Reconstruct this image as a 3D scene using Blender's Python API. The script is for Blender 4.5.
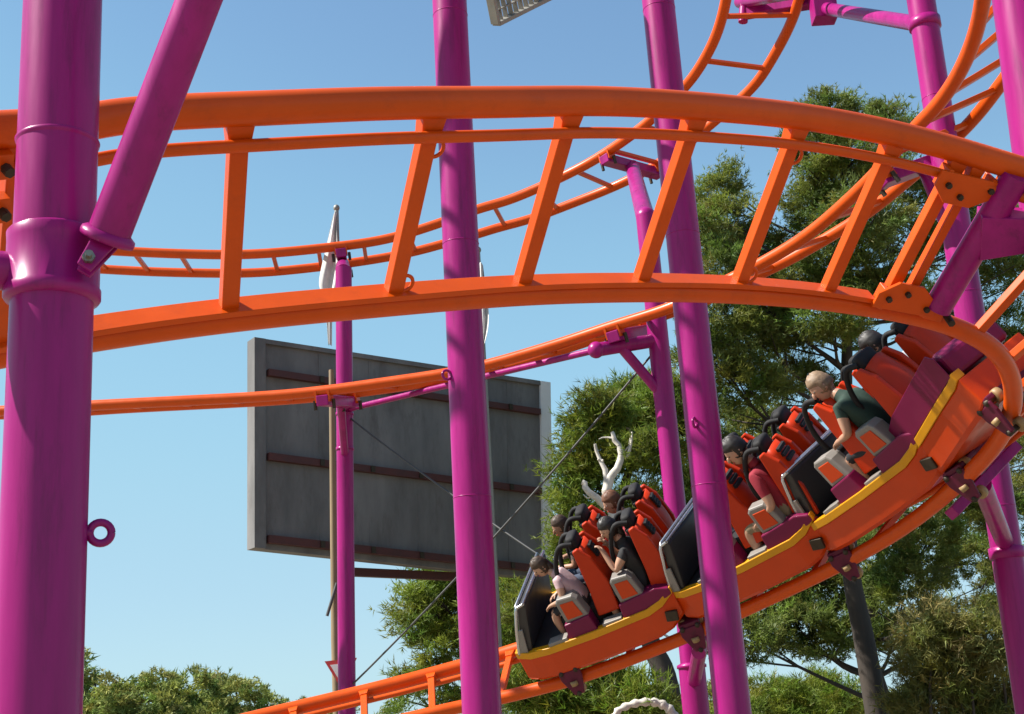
import bpy, bmesh, math, random
import numpy as np
from mathutils import Vector, Matrix
R_ = math.radians
random.seed(4); rng = np.random.default_rng(4)
scene = bpy.context.scene
for o in list(bpy.data.objects): bpy.data.objects.remove(o)
COL = scene.collection

# ------------------------------------------------------------------ camera
FPX, PITCH, ROLL = 1350.0, R_(15.8), R_(3.5)
CAM = np.array([0, 0, 1.6])
Fv = np.array([0, math.cos(PITCH), math.sin(PITCH)]); U0 = np.array([0, -math.sin(PITCH), math.cos(PITCH)]); R0 = np.array([1., 0, 0])
Rv = math.cos(ROLL)*R0 - math.sin(ROLL)*U0; Uv = math.sin(ROLL)*R0 + math.cos(ROLL)*U0
cd = bpy.data.cameras.new('camera'); cam = bpy.data.objects.new('camera', cd); COL.objects.link(cam)
cd.sensor_width = 36; cd.lens = 36*FPX/1024; cd.clip_end = 6000; cd.clip_start = .05
m = Matrix(((Rv[0], Uv[0], -Fv[0], CAM[0]), (Rv[1], Uv[1], -Fv[1], CAM[1]), (Rv[2], Uv[2], -Fv[2], CAM[2]), (0, 0, 0, 1)))
cam.matrix_world = m; scene.camera = cam
def P(px, py, Y):
    "real point: the sight line of a photo pixel at distance Y in front of the camera"
    d = Fv + Rv*(px-512)/FPX + Uv*(357-py)/FPX
    return CAM + d*(Y/d[1])

# ------------------------------------------------------------------ light
SUN_EL, SUN_AZ = 47.0, 186.0            # azimuth: 180 = straight left of the camera, more = towards the camera
sdir = Vector((math.cos(R_(SUN_EL))*math.cos(R_(SUN_AZ)), math.cos(R_(SUN_EL))*math.sin(R_(SUN_AZ)), math.sin(R_(SUN_EL))))
w = bpy.data.worlds.new('World'); scene.world = w; w.use_nodes = True
nt = w.node_tree; bg = nt.nodes['Background']; sky = nt.nodes.new('ShaderNodeTexSky')
sky.sky_type = 'NISHITA'; sky.sun_disc = False; sky.sun_elevation = R_(SUN_EL)
sky.sun_rotation = math.atan2(sdir.x, sdir.y)
sky.air_density = 1.0; sky.dust_density = 0.0; sky.ozone_density = 2.5; sky.altitude = 0
bg.inputs[1].default_value = 0.15
sc1 = nt.nodes.new('ShaderNodeVectorMath'); sc1.operation = 'SCALE'; sc1.inputs['Scale'].default_value = .15
cv = nt.nodes.new('ShaderNodeRGBCurve'); sc2 = nt.nodes.new('ShaderNodeVectorMath'); sc2.operation = 'SCALE'; sc2.inputs['Scale'].default_value = .665/.15
for ch, pts in enumerate((((0, 0), (.15, .138), (.235, .222), (.578, .335), (1, .385)), ((0, 0), (.27, .27), (.39, .41), (.815, .515), (1, .55)), ((0, 0), (.5, .46), (.65, .57), (.95, .62), (1, .63)))):
    c = cv.mapping.curves[ch]
    for k, q in enumerate(pts):
        if k == 0: c.points[0].location = q
        elif k == len(pts)-1: c.points[-1].location = q
        else: c.points.new(*q)
cv.mapping.extend = 'HORIZONTAL'; cv.mapping.update()
nt.links.new(sky.outputs[0], sc1.inputs[0]); nt.links.new(sc1.outputs[0], cv.inputs['Color']); nt.links.new(cv.outputs[0], sc2.inputs[0]); nt.links.new(sc2.outputs[0], bg.inputs[0])
sl = bpy.data.lights.new('sun', 'SUN'); sl.energy = 5.0; sl.angle = R_(.53); sl.color = (1, .95, .87)
so = bpy.data.objects.new('sun', sl); COL.objects.link(so); so.rotation_euler = sdir.to_track_quat('Z', 'Y').to_euler()
scene.view_settings.view_transform = 'Standard'; scene.view_settings.look = 'None'
scene.view_settings.exposure = 1.1; scene.view_settings.gamma = 1
scene.render.engine = 'CYCLES'
scene.cycles.max_bounces = 6; scene.cycles.transparent_max_bounces = 8
scene.cycles.use_denoising = True

# ------------------------------------------------------------------ materials
def mat(name, col, rough=.5, metal=0., var=.10, scale=6., bump=0., coat=0., spec=.5, tint=False, translucent=0., dirt=None, dirt_amt=.35, stretch=(1, 1, 1)):
    col = tuple(c*.76 for c in col); dirt = tuple(c*.70 for c in dirt) if dirt else None
    mt = bpy.data.materials.new(name); mt.use_nodes = True
    t = mt.node_tree; b = t.nodes['Principled BSDF']; L = t.links.new
    b.inputs['Roughness'].default_value = rough; b.inputs['Metallic'].default_value = metal
    b.inputs['Coat Weight'].default_value = coat; b.inputs['Coat Roughness'].default_value = .12
    b.inputs['Specular IOR Level'].default_value = spec
    tc = t.nodes.new('ShaderNodeTexCoord'); mp = t.nodes.new('ShaderNodeMapping'); mp.inputs['Scale'].default_value = stretch
    L(tc.outputs['Object'], mp.inputs[0])
    n = t.nodes.new('ShaderNodeTexNoise'); n.inputs['Scale'].default_value = scale; n.inputs['Detail'].default_value = 6; n.inputs['Roughness'].default_value = .65
    L(mp.outputs[0], n.inputs['Vector'])
    mr = t.nodes.new('ShaderNodeMapRange'); mr.inputs[1].default_value = .3; mr.inputs[2].default_value = .7; mr.inputs[3].default_value = 1-var; mr.inputs[4].default_value = 1+var
    L(n.outputs['Fac'], mr.inputs[0])
    mx = t.nodes.new('ShaderNodeMix'); mx.data_type = 'RGBA'; mx.blend_type = 'MULTIPLY'; mx.inputs['Factor'].default_value = 1
    mx.inputs[6].default_value = (*col, 1); L(mr.outputs[0], mx.inputs[7]); out = mx.outputs[2]
    if tint:
        a = t.nodes.new('ShaderNodeAttribute'); a.attribute_name = 'tint'
        m2 = t.nodes.new('ShaderNodeMix'); m2.data_type = 'RGBA'; m2.blend_type = 'MULTIPLY'; m2.inputs['Factor'].default_value = 1
        L(out, m2.inputs[6]); L(a.outputs['Color'], m2.inputs[7]); out = m2.outputs[2]
    if dirt:
        n2 = t.nodes.new('ShaderNodeTexNoise'); n2.inputs['Scale'].default_value = scale*1.7; n2.inputs['Detail'].default_value = 8; n2.inputs['Roughness'].default_value = .75
        L(mp.outputs[0], n2.inputs['Vector'])
        r2 = t.nodes.new('ShaderNodeMapRange'); r2.inputs[1].default_value = .52; r2.inputs[2].default_value = .78; r2.inputs[3].default_value = 0; r2.inputs[4].default_value = dirt_amt
        L(n2.outputs['Fac'], r2.inputs[0])
        m3 = t.nodes.new('ShaderNodeMix'); m3.data_type = 'RGBA'; L(r2.outputs[0], m3.inputs['Factor']); L(out, m3.inputs[6]); m3.inputs[7].default_value = (*dirt, 1); out = m3.outputs[2]
    L(out, b.inputs['Base Color'])
    rr = t.nodes.new('ShaderNodeMapRange'); rr.inputs[1].default_value = .3; rr.inputs[2].default_value = .7; rr.inputs[3].default_value = max(0, rough-.07); rr.inputs[4].default_value = min(1, rough+.07)
    L(n.outputs['Fac'], rr.inputs[0]); L(rr.outputs[0], b.inputs['Roughness'])
    if bump:
        bp = t.nodes.new('ShaderNodeBump'); bp.inputs['Strength'].default_value = bump; bp.inputs['Distance'].default_value = .01
        L(n.outputs['Fac'], bp.inputs['Height']); L(bp.outputs[0], b.inputs['Normal'])
    if translucent:
        tr = t.nodes.new('ShaderNodeBsdfTranslucent'); L(out, tr.inputs[0]); ms = t.nodes.new('ShaderNodeMixShader'); ms.inputs[0].default_value = translucent
        L(b.outputs[0], ms.inputs[1]); L(tr.outputs[0], ms.inputs[2]); L(ms.outputs[0], t.nodes['Material Output'].inputs[0])
    return mt
M = {}
M['purple'] = mat('purple_paint', (.355, .009, .172), .34, var=.20, scale=7, coat=.10, spec=.22, dirt=(.15, .012, .08), dirt_amt=.85, stretch=(1, 1, .12))
M['orange'] = mat('orange_paint', (.74, .092, .0035), .38, var=.07, scale=4, coat=.03, spec=.22, dirt=(.35, .06, .02), dirt_amt=.35)
M['body'] = mat('car_orange', (.66, .056, .002), .34, var=.05, scale=4, coat=.12, spec=.25, dirt=(.3, .05, .02), dirt_amt=.2)
M['shell'] = mat('shell_red_orange', (.58, .036, .003), .42, spec=.25, var=.06, scale=5)
M['yellow'] = mat('yellow_paint', (.74, .33, .006), .38, var=.06, scale=5, spec=.3)
M['maroon'] = mat('purple_panel', (.19, .008, .058), .38, var=.08, scale=5, spec=.25)
M['bogie'] = mat('grimy_maroon', (.12, .008, .035), .5, var=.2, scale=12, spec=.25, dirt=(.03, .015, .012), dirt_amt=.8)
M['black'] = mat('black_pad', (.016, .015, .016), .75, spec=.3, var=.2, scale=9)
M['dark'] = mat('dark_plastic', (.03, .028, .028), .45, var=.2, scale=7)
M['chrome'] = mat('polished_steel', (.62, .62, .64), .25, metal=.9, var=.06)
M['greyp'] = mat('grey_plastic', (.26, .235, .21), .45, var=.08, scale=7)
M['steel'] = mat('bolt_steel', (.30, .27, .22), .4, metal=.8, var=.25, scale=30)
M['rustbolt'] = mat('dark_bolt', (.06, .045, .03), .55, metal=.6, var=.3, scale=30)
M['tyre'] = mat('tan_wheel', (.38, .24, .10), .55, var=.2, dirt=(.08, .05, .03), dirt_amt=.6)
M['board'] = mat('weathered_panel', (.175, .168, .165), .75, var=.34, scale=1.1, dirt=(.10, .085, .078), dirt_amt=.95, stretch=(1.6, 1.6, .45))
M['boardrib'] = mat('rusty_red_rib', (.085, .022, .020), .7, var=.25, scale=5)
M['boardedge'] = mat('pale_panel_edge', (.85, .85, .85), .6, var=.08, scale=2)
M['cable'] = mat('steel_cable', (.10, .10, .10), .5, metal=.5)
M['cloth'] = mat('white_cloth', (.72, .72, .70), .85, var=.08, scale=8, dirt=(.3, .28, .24), dirt_amt=.4)
M['white'] = mat('white_paint', (.78, .77, .73), .5)
M['red'] = mat('red_paint', (.55, .03, .03), .45)
M['wood'] = mat('pole_timber', (.28, .20, .11), .75, var=.2, scale=9, stretch=(1, 1, .2))
M['grate'] = mat('galvanised_steel', (.30, .29, .26), .55, metal=.5, var=.15, scale=10)
M['bark'] = mat('pine_bark', (.050, .038, .029), .9, var=.35, scale=9, bump=.8, stretch=(1, 1, .3))
M['deadwood'] = mat('bleached_wood', (.68, .63, .55), .85, var=.2, scale=9, bump=.5, dirt=(.2, .17, .14), dirt_amt=.4)
M['pine'] = mat('pine_needles', (.205, .240, .045), .55, var=.2, scale=1.2, tint=True, translucent=.45, spec=.35)
M['greenpine'] = mat('greener_pine_needles', (.225, .275, .036), .55, var=.2, scale=1.2, tint=True, translucent=.45, spec=.35)  # greener needle tone for the middle pines and low bushes
M['olive'] = mat('olive_needles', (.215, .20, .050), .6, var=.15, scale=1.2, tint=True, translucent=.3, spec=.3)
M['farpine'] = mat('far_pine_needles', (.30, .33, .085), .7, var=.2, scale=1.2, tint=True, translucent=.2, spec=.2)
M['soil'] = mat('pale_sandy_ground', (.30, .25, .18), .95, var=.2, scale=.8, bump=.6, dirt=(.20, .17, .11), dirt_amt=.6)
M['skin'] = mat('skin', (.52, .29, .19), .5, var=.05, scale=20)
M['skin_tan'] = mat('tanned_skin', (.40, .20, .12), .5, var=.05, scale=20)
M['eye'] = mat('eye_dark', (.02, .015, .012), .3)
M['hair_brown'] = mat('brown_hair', (.055, .028, .014), .6, var=.35, scale=40)
M['hair_dark'] = mat('dark_hair', (.014, .010, .008), .55, var=.35, scale=40)
M['hair_grey'] = mat('thin_fair_hair', (.26, .17, .10), .6, var=.3, scale=40)
M['hair_red'] = mat('reddish_hair', (.16, .06, .025), .6, var=.3, scale=40)
def cloth(n, c): M[n] = mat(n, c, .85, var=.10, scale=14, bump=.3)
for n, c in dict(pink_shirt=(.62, .42, .44), maroon_shirt=(.30, .012, .03), green_top=(.02, .05, .035), white_shirt=(.55, .56, .62), coral_shirt=(.55, .07, .08), black_top=(.02, .02, .022), brown_top=(.09, .06, .05),
                 khaki=(.26, .20, .12), denim=(.05, .07, .12), dark_shorts=(.02, .02, .025)).items(): cloth(n, c)

# ------------------------------------------------------------------ mesh building
def nrm(v): v = np.asarray(v, float); return v/(np.linalg.norm(v)+1e-12)
def perp(t):
    t = nrm(t); a = np.array([0, 0, 1.]) if abs(t[2]) < .9 else np.array([1., 0, 0]); x = nrm(np.cross(a, t)); return x, np.cross(t, x)
class MB:
    def __init__(s): s.v = []; s.f = []; s.mi = []; s.sm = []; s.cur = 0
    def add(s, vs, fs, smooth=True):
        k = len(s.v); s.v += [tuple(map(float, q)) for q in vs]; s.f += [tuple(i+k for i in q) for q in fs]; s.mi += [s.cur]*len(fs); s.sm += [smooth]*len(fs); return s
    def tube(s, pts, r, n=12, cap=True):
        pts = [np.asarray(q, float) for q in pts]; m_ = len(pts); r = [r]*m_ if np.isscalar(r) else list(r)
        t = [nrm(pts[min(i+1, m_-1)]-pts[max(i-1, 0)]) for i in range(m_)]
        x, y = perp(t[0]); vs = []; fs = []
        for i in range(m_):
            x = nrm(x - t[i]*(x@t[i])); y = np.cross(t[i], x)
            for k in range(n):
                a = 2*math.pi*k/n; vs.append(pts[i]+r[i]*(x*math.cos(a)+y*math.sin(a)))
        for i in range(m_-1):
            for k in range(n): fs.append((i*n+k, i*n+(k+1) % n, (i+1)*n+(k+1) % n, (i+1)*n+k))
        s.add(vs, fs)
        if cap:
            s.add(vs[:n], [tuple(range(n-1, -1, -1))], False); s.add(vs[-n:], [tuple(range(n))], False)
        return s
    def obox(s, c, x, y, z):
        "box at c with half-extent vectors x y z"
        c, x, y, z = (np.asarray(q, float) for q in (c, x, y, z))
        if np.cross(x, y)@z < 0: y = -y
        vs = [c+i*x+j*y+k*z for k in (-1, 1) for i, j in ((-1, -1), (1, -1), (1, 1), (-1, 1))]
        return s.add(vs, [(3, 2, 1, 0), (4, 5, 6, 7), (0, 1, 5, 4), (1, 2, 6, 5), (2, 3, 7, 6), (3, 0, 4, 7)], False)
    def bar(s, a, b, w, h, up=(0, 0, 1)):
        a, b = np.asarray(a, float), np.asarray(b, float); t = b-a; u = np.asarray(up, float); u = nrm(u - nrm(t)*(u@nrm(t))); x = np.cross(nrm(t), u)
        return s.obox((a+b)/2, t/2, x*w/2, u*h/2)
    def sweep(s, pts, X, Y, prof, closed=True):
        n = len(prof); vs = [p+x*a+y*b for p, x, y in zip(pts, X, Y) for a, b in prof]; fs = []
        for i in range(len(pts)-1):
            for k in range(n): fs.append((i*n+k, i*n+(k+1) % n, (i+1)*n+(k+1) % n, (i+1)*n+k))
        fs += [tuple(range(n-1, -1, -1)), tuple((len(pts)-1)*n+k for k in range(n))]
        return s.add(vs, fs, False)
    def ring(s, c, ax, Rr, r, n=20, k=8, a0=0, a1=2*math.pi, ref=None):
        c = np.asarray(c, float); x, y = perp(ax)
        if ref is not None: x = nrm(np.asarray(ref, float)); y = np.cross(nrm(ax), x)
        full = abs(a1-a0-2*math.pi) < 1e-6
        pts = [c+Rr*(x*math.cos(a)+y*math.sin(a)) for a in np.linspace(a0, a1, n+1)]
        return s.tube(pts, r, k, not full)
    def lathe(s, prof, axis0, axdir, n=32):
        x, y = perp(axdir); axdir = nrm(axdir); vs = []; fs = []
        for r, h in prof:
            for k in range(n):
                a = 2*math.pi*k/n; vs.append(np.asarray(axis0)+axdir*h+r*(x*math.cos(a)+y*math.sin(a)))
        for i in range(len(prof)-1):
            for k in range(n): fs.append((i*n+k, i*n+(k+1) % n, (i+1)*n+(k+1) % n, (i+1)*n+k))
        return s.add(vs, fs)
    def ell(s, c, rx, ry, rz, n=14, m_=9, fn=None):
        vs = []; fs = []
        for i in range(m_+1):
            th = math.pi*i/m_
            for k in range(n):
                a = 2*math.pi*k/n; d = np.array([math.sin(th)*math.cos(a), math.sin(th)*math.sin(a), math.cos(th)])
                q = d*np.array([rx, ry, rz]);  q = fn(d, q) if fn else q
                vs.append(np.asarray(c)+q)
        for i in range(m_):
            for k in range(n): fs.append((i*n+k, (i+1)*n+k, (i+1)*n+(k+1) % n, i*n+(k+1) % n))
        return s.add(vs, fs)
    def prism(s, poly, d, smooth=False):
        "polygon (3D points) extruded along d"
        n = len(poly); poly = [np.asarray(q, float) for q in poly]; d = np.asarray(d, float)
        nn = sum(np.cross(poly[i], poly[(i+1) % n]) for i in range(n))
        if nn@d < 0: poly = poly[::-1]
        vs = poly+[q+d for q in poly]
        return s.add(vs, [tuple(range(n-1, -1, -1)), tuple(range(n, 2*n))]+[(i, (i+1) % n, n+(i+1) % n, n+i) for i in range(n)], smooth)
    def build(s, name, mats, parent=None, bevel=0., local=False, label=None):
        me = bpy.data.meshes.new(name); off = np.zeros(3) if (parent is None or local) else np.array(parent_world(parent))
        v = np.array(s.v) - off
        me.from_pydata(v.tolist(), [], s.f)
        mats = mats if isinstance(mats, (list, tuple)) else [mats]
        for q in mats: me.materials.append(M[q])
        me.polygons.foreach_set('material_index', s.mi); me.polygons.foreach_set('use_smooth', s.sm)
        bm = bmesh.new(); bm.from_mesh(me); bmesh.ops.recalc_face_normals(bm, faces=bm.faces); bm.to_mesh(me); bm.free()
        me.update()
        o = bpy.data.objects.new(name, me); COL.objects.link(o)
        if parent is not None: o.parent = parent
        if bevel:
            b = o.modifiers.new('bevel', 'BEVEL'); b.width = bevel; b.segments = 2; b.limit_method = 'ANGLE'; b.angle_limit = R_(50)
        if label: o['label'] = label
        return o
def parent_world(p):
    q = np.array(p.location)
    while p.parent is not None: p = p.parent; q = q+np.array(p.location)
    return q
def thing(name, label, cat, loc=(0, 0, 0), group=None):
    o = bpy.data.objects.new(name, None); COL.objects.link(o); o.location = Vector([float(a) for a in loc]); o.empty_display_size = .2
    o['label'] = label; o['category'] = cat
    if group: o['group'] = group
    return o
def tag(o, label, cat, group=None):
    o['label'] = label; o['category'] = cat
    if group: o['group'] = group
    return o
def tree_copy(o, parent=None):
    c = o.copy(); COL.objects.link(c)
    if parent is not None: c.parent = parent
    for ch in list(o.children): tree_copy(ch, c)
    return c

def cr(pts, n):
    pts = np.asarray(pts, float); pp = np.vstack([2*pts[0]-pts[1], pts, 2*pts[-1]-pts[-2]]); out = []
    for i in range(len(pts)-1):
        p0, p1, p2, p3 = pp[i:i+4]
        for t in np.linspace(0, 1, n, endpoint=False):
            out.append(.5*((2*p1)+(p2-p0)*t+(2*p0-5*p1+4*p2-p3)*t*t+(3*p1-p0-3*p2+p3)*t**3))
    out.append(pts[-1]); return np.array(out)
class Track:
    "reference rail p, lateral o towards the other rail, normal u; sampled evenly by arc length"
    def __init__(s, px, Y, bank, side, G=1.0, smooth=14, more=()):
        ctrl = np.array([[*P(a, b, y), R_(k)] for (a, b), y, k in zip(px, Y, bank)]+[[x, y, z, R_(k)] for x, y, z, k in more])
        d = cr(ctrl, 16); L = np.concatenate([[0], np.cumsum(np.linalg.norm(np.diff(d[:, :3], axis=0), axis=1))])
        s.len = L[-1]; s.n = int(s.len/.05); s.s = np.linspace(0, s.len, s.n)
        q = np.stack([np.interp(s.s, L, d[:, i]) for i in range(4)], 1)
        for _ in range(smooth): q[1:-1] = (q[:-2]+2*q[1:-1]+q[2:])/4
        s.ctrl_s = [s.s[np.argmin(np.linalg.norm(q[:, :3]-c[:3], axis=1))] for c in ctrl]
        s.p = q[:, :3]; s.G = G; t = np.gradient(s.p, axis=0); s.t = t/np.linalg.norm(t, axis=1, keepdims=True)
        h = np.cross(s.t, [0, 0, 1.]); h /= np.linalg.norm(h, axis=1, keepdims=True); up = np.cross(h, s.t)
        b = q[:, 3][:, None]; s.o = h*np.cos(b)*side+up*np.sin(b); s.u = up*np.cos(b)-h*side*np.sin(b)
    def at(s, x):
        i = min(max(x/s.len*(s.n-1), 0), s.n-1.001); k = int(i); a = i-k
        f = lambda q: q[k]*(1-a)+q[k+1]*a
        return f(s.p), nrm(f(s.t)), nrm(f(s.o)), nrm(f(s.u))
    def rail(s, a, b=0., s0=0, s1=None):
        s1 = s.len if s1 is None else s1; k = (s.s >= s0) & (s.s <= s1)
        return s.p[k]+s.o[k]*a+s.u[k]*b, s.o[k], s.u[k]

# ------------------------------------------------------------------ setting: ground
g = MB(); g.add([(-3000, -3000, 0), (3000, -3000, 0), (3000, 3000, 0), (-3000, 3000, 0)], [(0, 1, 2, 3)], False)
o = g.build('ground', 'soil'); o['kind'] = 'structure'

# ------------------------------------------------------------------ tracks
HL = [(-150, 385), (0, 354), (100, 337), (232, 319), (388, 304), (520, 294), (635, 291), (735, 293), (820, 300), (893, 311), (945, 323), (980, 338), (1003, 358), (1013, 385), (1011, 415), (990, 452), (940, 500), (889, 537), (829, 570), (740, 612), (678, 640), (583, 676), (505, 697), (441, 711), (300, 745), (150, 785)]
HY = [4.73, 5.06, 5.29, 5.5, 5.81, 6.19, 6.52, 6.87, 7.15, 7.36, 7.47, 7.6, 7.82, 8.15, 8.55, 9.1, 9.8, 10.35, 10.9, 11.5, 11.85, 12.2, 12.42, 12.48, 12.42, 12.2]
HB = [41, 39, 38, 37, 39, 42, 43.5, 45, 43, 39, 37, 36, 36, 36, 36, 36, 35.5, 35, 34.5, 33.5, 33, 32, 28, 23, 21, 21]
H = Track(HL, HY, HB, 1)
def rails(tr, root, r, n=16):
    for nm, a in (('running_rail', 0), ('running_rail', tr.G)):
        MB().tube(tr.rail(a)[0], r, n).build(nm, 'orange', root)
trk = thing('coaster_track', 'thick orange banked track sweeping across the front of the picture and curving under the train', 'track', (0, 7, 0))
MB().tube(H.rail(0)[0], .058, 18).build('running_rail', 'orange', trk)
MB().tube(H.rail(1)[0], .068, 20).build('running_rail', 'orange', trk)
pp, oo, uu = H.rail(.870, -.055); MB().tube(pp, .0265, 12).build('guide_rail', 'orange', trk)
S9 = H.ctrl_s[9]-.06
pp, oo, uu = H.rail(.064, .0, 0, S9-.12)
MB().sweep(pp, oo, uu, [(-.012, -.06), (.016, -.06), (.016, .05), (-.012, .05)]).build('rail_flange', 'orange', trk, .003)
def cross_tie(tr, x, root, w=.075, d=.06, a0=.05, a1=None, stub=True, n_off=0):
    p, t, o_, u = tr.at(x); a1 = tr.G-.02 if a1 is None else a1
    b = MB(); b.bar(p+o_*a0+u*n_off, p+o_*a1+u*n_off, w, d, u)
    if stub:
        c = p+o_*(tr.G-.07); hw = w*.5+.004
        b.prism([c-t*hw-o_*.09-u*.036, c+t*hw-o_*.09-u*.036, c+t*(hw+.022)+o_*.07-u*.036, c-t*(hw+.022)+o_*.07-u*.036], u*.072)
    return b.build('cross_tie', 'orange', root, .005)
tie_s = [H.ctrl_s[1], H.ctrl_s[3], H.ctrl_s[4], H.ctrl_s[5], H.ctrl_s[6], H.ctrl_s[7], H.ctrl_s[8]]
for x in tie_s: cross_tie(H, x, trk)
for k in (0, 1): cross_tie(H, S9+(-.045, .075)[k], trk, .07 if k == 0 else .05)
x = S9+.62
while x < H.len-.3:
    cross_tie(H, x, trk, .06, .05); x += .42 if x < S9+2.4 else .62
# half-ring handles on two ties
for ti, ends in ((2, (.80, .12)), (5, (.80, .12))):
    for e in ends:
        p, t, o_, u = H.at(tie_s[ti]); c = p+o_*e+t*.036-u*.02
        MB().ring(c, u, .042, .009, 14, 8, -math.pi/2, math.pi/2, ref=t).build('lifting_eye', 'orange', trk)
# bolted bracket plates at the double tie
for a, sg in ((.10, 1), (.86, -1)):
    p, t, o_, u = H.at(S9+.02); c = p+o_*a-u*.075
    b = MB(); b.prism([c-t*.19-o_*.05*sg, c+t*.21-o_*.05*sg, c+t*.21+o_*.03*sg, c+t*.07+o_*.125*sg, c-t*.09+o_*.125*sg, c-t*.19+o_*.04*sg], -u*.022)
    b.obox(c-t*.13+u*.035, t*.014, o_*.06, u*.05); b.obox(c+t*.15+u*.035, t*.014, o_*.06, u*.05)
    pl = b.build('bracket_plate', 'orange', trk, .004)
    for dx, dy in ((-.12, .02), (.14, .0), (-.02, .07)):
        MB().tube([c+t*dx+o_*dy*sg-u*.02, c+t*dx+o_*dy*sg-u*.045], .017, 6).build('bolt', 'rustbolt', pl)
p, t, o_, u = H.at(H.ctrl_s[1]-.1)
for a in (.72, .9):
    MB().obox(p+o_*a-u*.06, t*.06, o_*.05, u*.03).build('bracket_plate', 'orange', trk, .004)
    MB().tube([p+o_*a-u*.09+t*.03, p+o_*a-u*.13+t*.03], .02, 6).build('bolt', 'rustbolt', trk)

B1 = [(-120, 228), (0, 243), (100, 250), (188, 254), (256, 254), (333, 247), (387, 239), (437, 224), (478, 209), (512, 199), (562, 177), (601, 156), (646, 124), (683, 89), (700, 67), (717, 34), (727, -5), (732, -50), (735, -110)]
BY = [16.94, 16.98, 17.03, 17.12, 17.21, 17.32, 17.37, 17.33, 17.26, 17.18, 16.91, 16.51, 15.89, 15.39, 15.09, 14.7, 14.29, 13.85, 13.3]
BB = [1.7, 3.6, 3.9, 4.7, 5.2, 5.8, 6.5, 5.3, 3.5, 4.2, 4.2, 4.2, 5.2, 4.6, 5.4, 8.6, 11.0, 15, 18]
B = Track(B1, BY, BB, -1)
tb = thing('coaster_track', 'thin far orange track rising in a curve behind the columns to the top centre', 'track', (0, 16, 0))
rails(B, tb, .066)
x = .35
while x < B.len-.1:
    cross_tie(B, x, tb, .055, .05, a0=.03, stub=False); x += .62
C1 = [(-120, 412), (0, 411), (100, 405), (256, 397), (323, 391), (390, 382), (444, 374), (491, 364), (562, 343), (613, 326), (670, 308), (712, 288), (753, 268), (805, 237), (854, 195), (888, 160), (912, 131), (936, 107), (956, 79), (970, 50), (978, 25), (983, 0), (985, -30), (985, -75)]
CY = [15.47, 15.287, 15.138, 14.948, 14.816, 14.65, 14.488, 14.318, 13.995, 13.707, 13.347, 13.021, 12.685, 12.204, 11.632, 11.155, 10.761, 10.398, 10.021, 9.67, 9.39, 9.128, 8.835, 8.5]
CB = [10.3, 11, 11.2, 11.4, 11.8, 12.1, 13.0, 14, 16, 17, 19, 20, 21, 22.5, 23.5, 24, 25, 29, 36, 43, 48, 51, 53, 52]
Ct = Track(C1, CY, CB, -1, more=[(3.15, 7.9, 7.6, 48), (2.4, 7.75, 8.3, 40), (1.2, 8.2, 8.95, 25), (-.6, 8.75, 9.35, 12), (-2.6, 8.95, 9.5, 10), (-4.2, 9.05, 9.5, 15), (-5.4, 9.5, 9.4, 25), (-6.3, 10.6, 9.2, 30), (-6.8, 12.2, 9.0, 30)])  # unseen overhead run, added and routed to cast shadows on the middle columns
tc_ = thing('coaster_track', 'edge-on orange track climbing from the left past the billboard to the upper right', 'track', (0, 14, 0))
rails(Ct, tc_, .062)
x = .4
while x < Ct.len-.1:
    cross_tie(Ct, x, tc_, .06, .05, a0=.03, stub=False); x += .62 if x < 12 else .42

# ------------------------------------------------------------------ support columns
def vcol(top, bot, Y):
    "axis through two photo points at one distance: foot on the ground and unit direction"
    a, b = P(*bot, Y), P(*top, Y); d = nrm(b-a); d = d/d[2]
    foot = a-d*a[2]; return foot, d
COLS = {}
def column(key, label, top, bot, Y, dia, ztop, collars=(), base=True):
    foot, d = vcol(top, bot, Y)
    r = dia/2; root = thing('support_column', label, 'column', foot, 'purple steel support columns')
    MB().tube([foot+d*z for z in np.linspace(.02, ztop, 14)], r, 40).build('pipe', 'purple', root)
    if base:
        b = MB(); b.tube([foot, foot+np.array([0, 0, .04])], r*1.9, 24)
        for k in range(8):
            a = k*math.pi/4; q = foot+np.array([math.cos(a), math.sin(a), 0])*r*1.55; b.tube([q+[0, 0, .04], q+[0, 0, .09]], .02, 6)
        b.build('base_plate', 'purple', root)
    for z in (() if key in 'AF' else np.arange(1.35, ztop-.2, 1.9)):
        c = foot+d*z; MB().ring(c, d, r-.0015, .0045, 40, 6).build('weld_seam', 'purple', root)
    for z, extra, hh in collars:
        c = foot+d*z; MB().lathe([(r, -hh/2-.008), (r+extra, -hh/2), (r+extra, hh/2), (r, hh/2+.008)], c, d, 40).build('collar', 'purple', root)
    COLS[key] = (root, foot, d, r, Y); return root
def zat(key, px, py):
    "height on a column where it shows at this photo height"
    root, foot, d, r, Y = COLS[key]; return P(px, py, Y)[2]
def on(key, z): root, foot, d, r, Y = COLS[key]; return foot+d*z
def frame_to_cam(key, z):
    "unit vectors at a column: towards the camera and to the right of it"
    c = on(key, z); f = nrm([CAM[0]-c[0], CAM[1]-c[1], 0]); return f, np.array([-f[1], f[0], 0])
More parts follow.
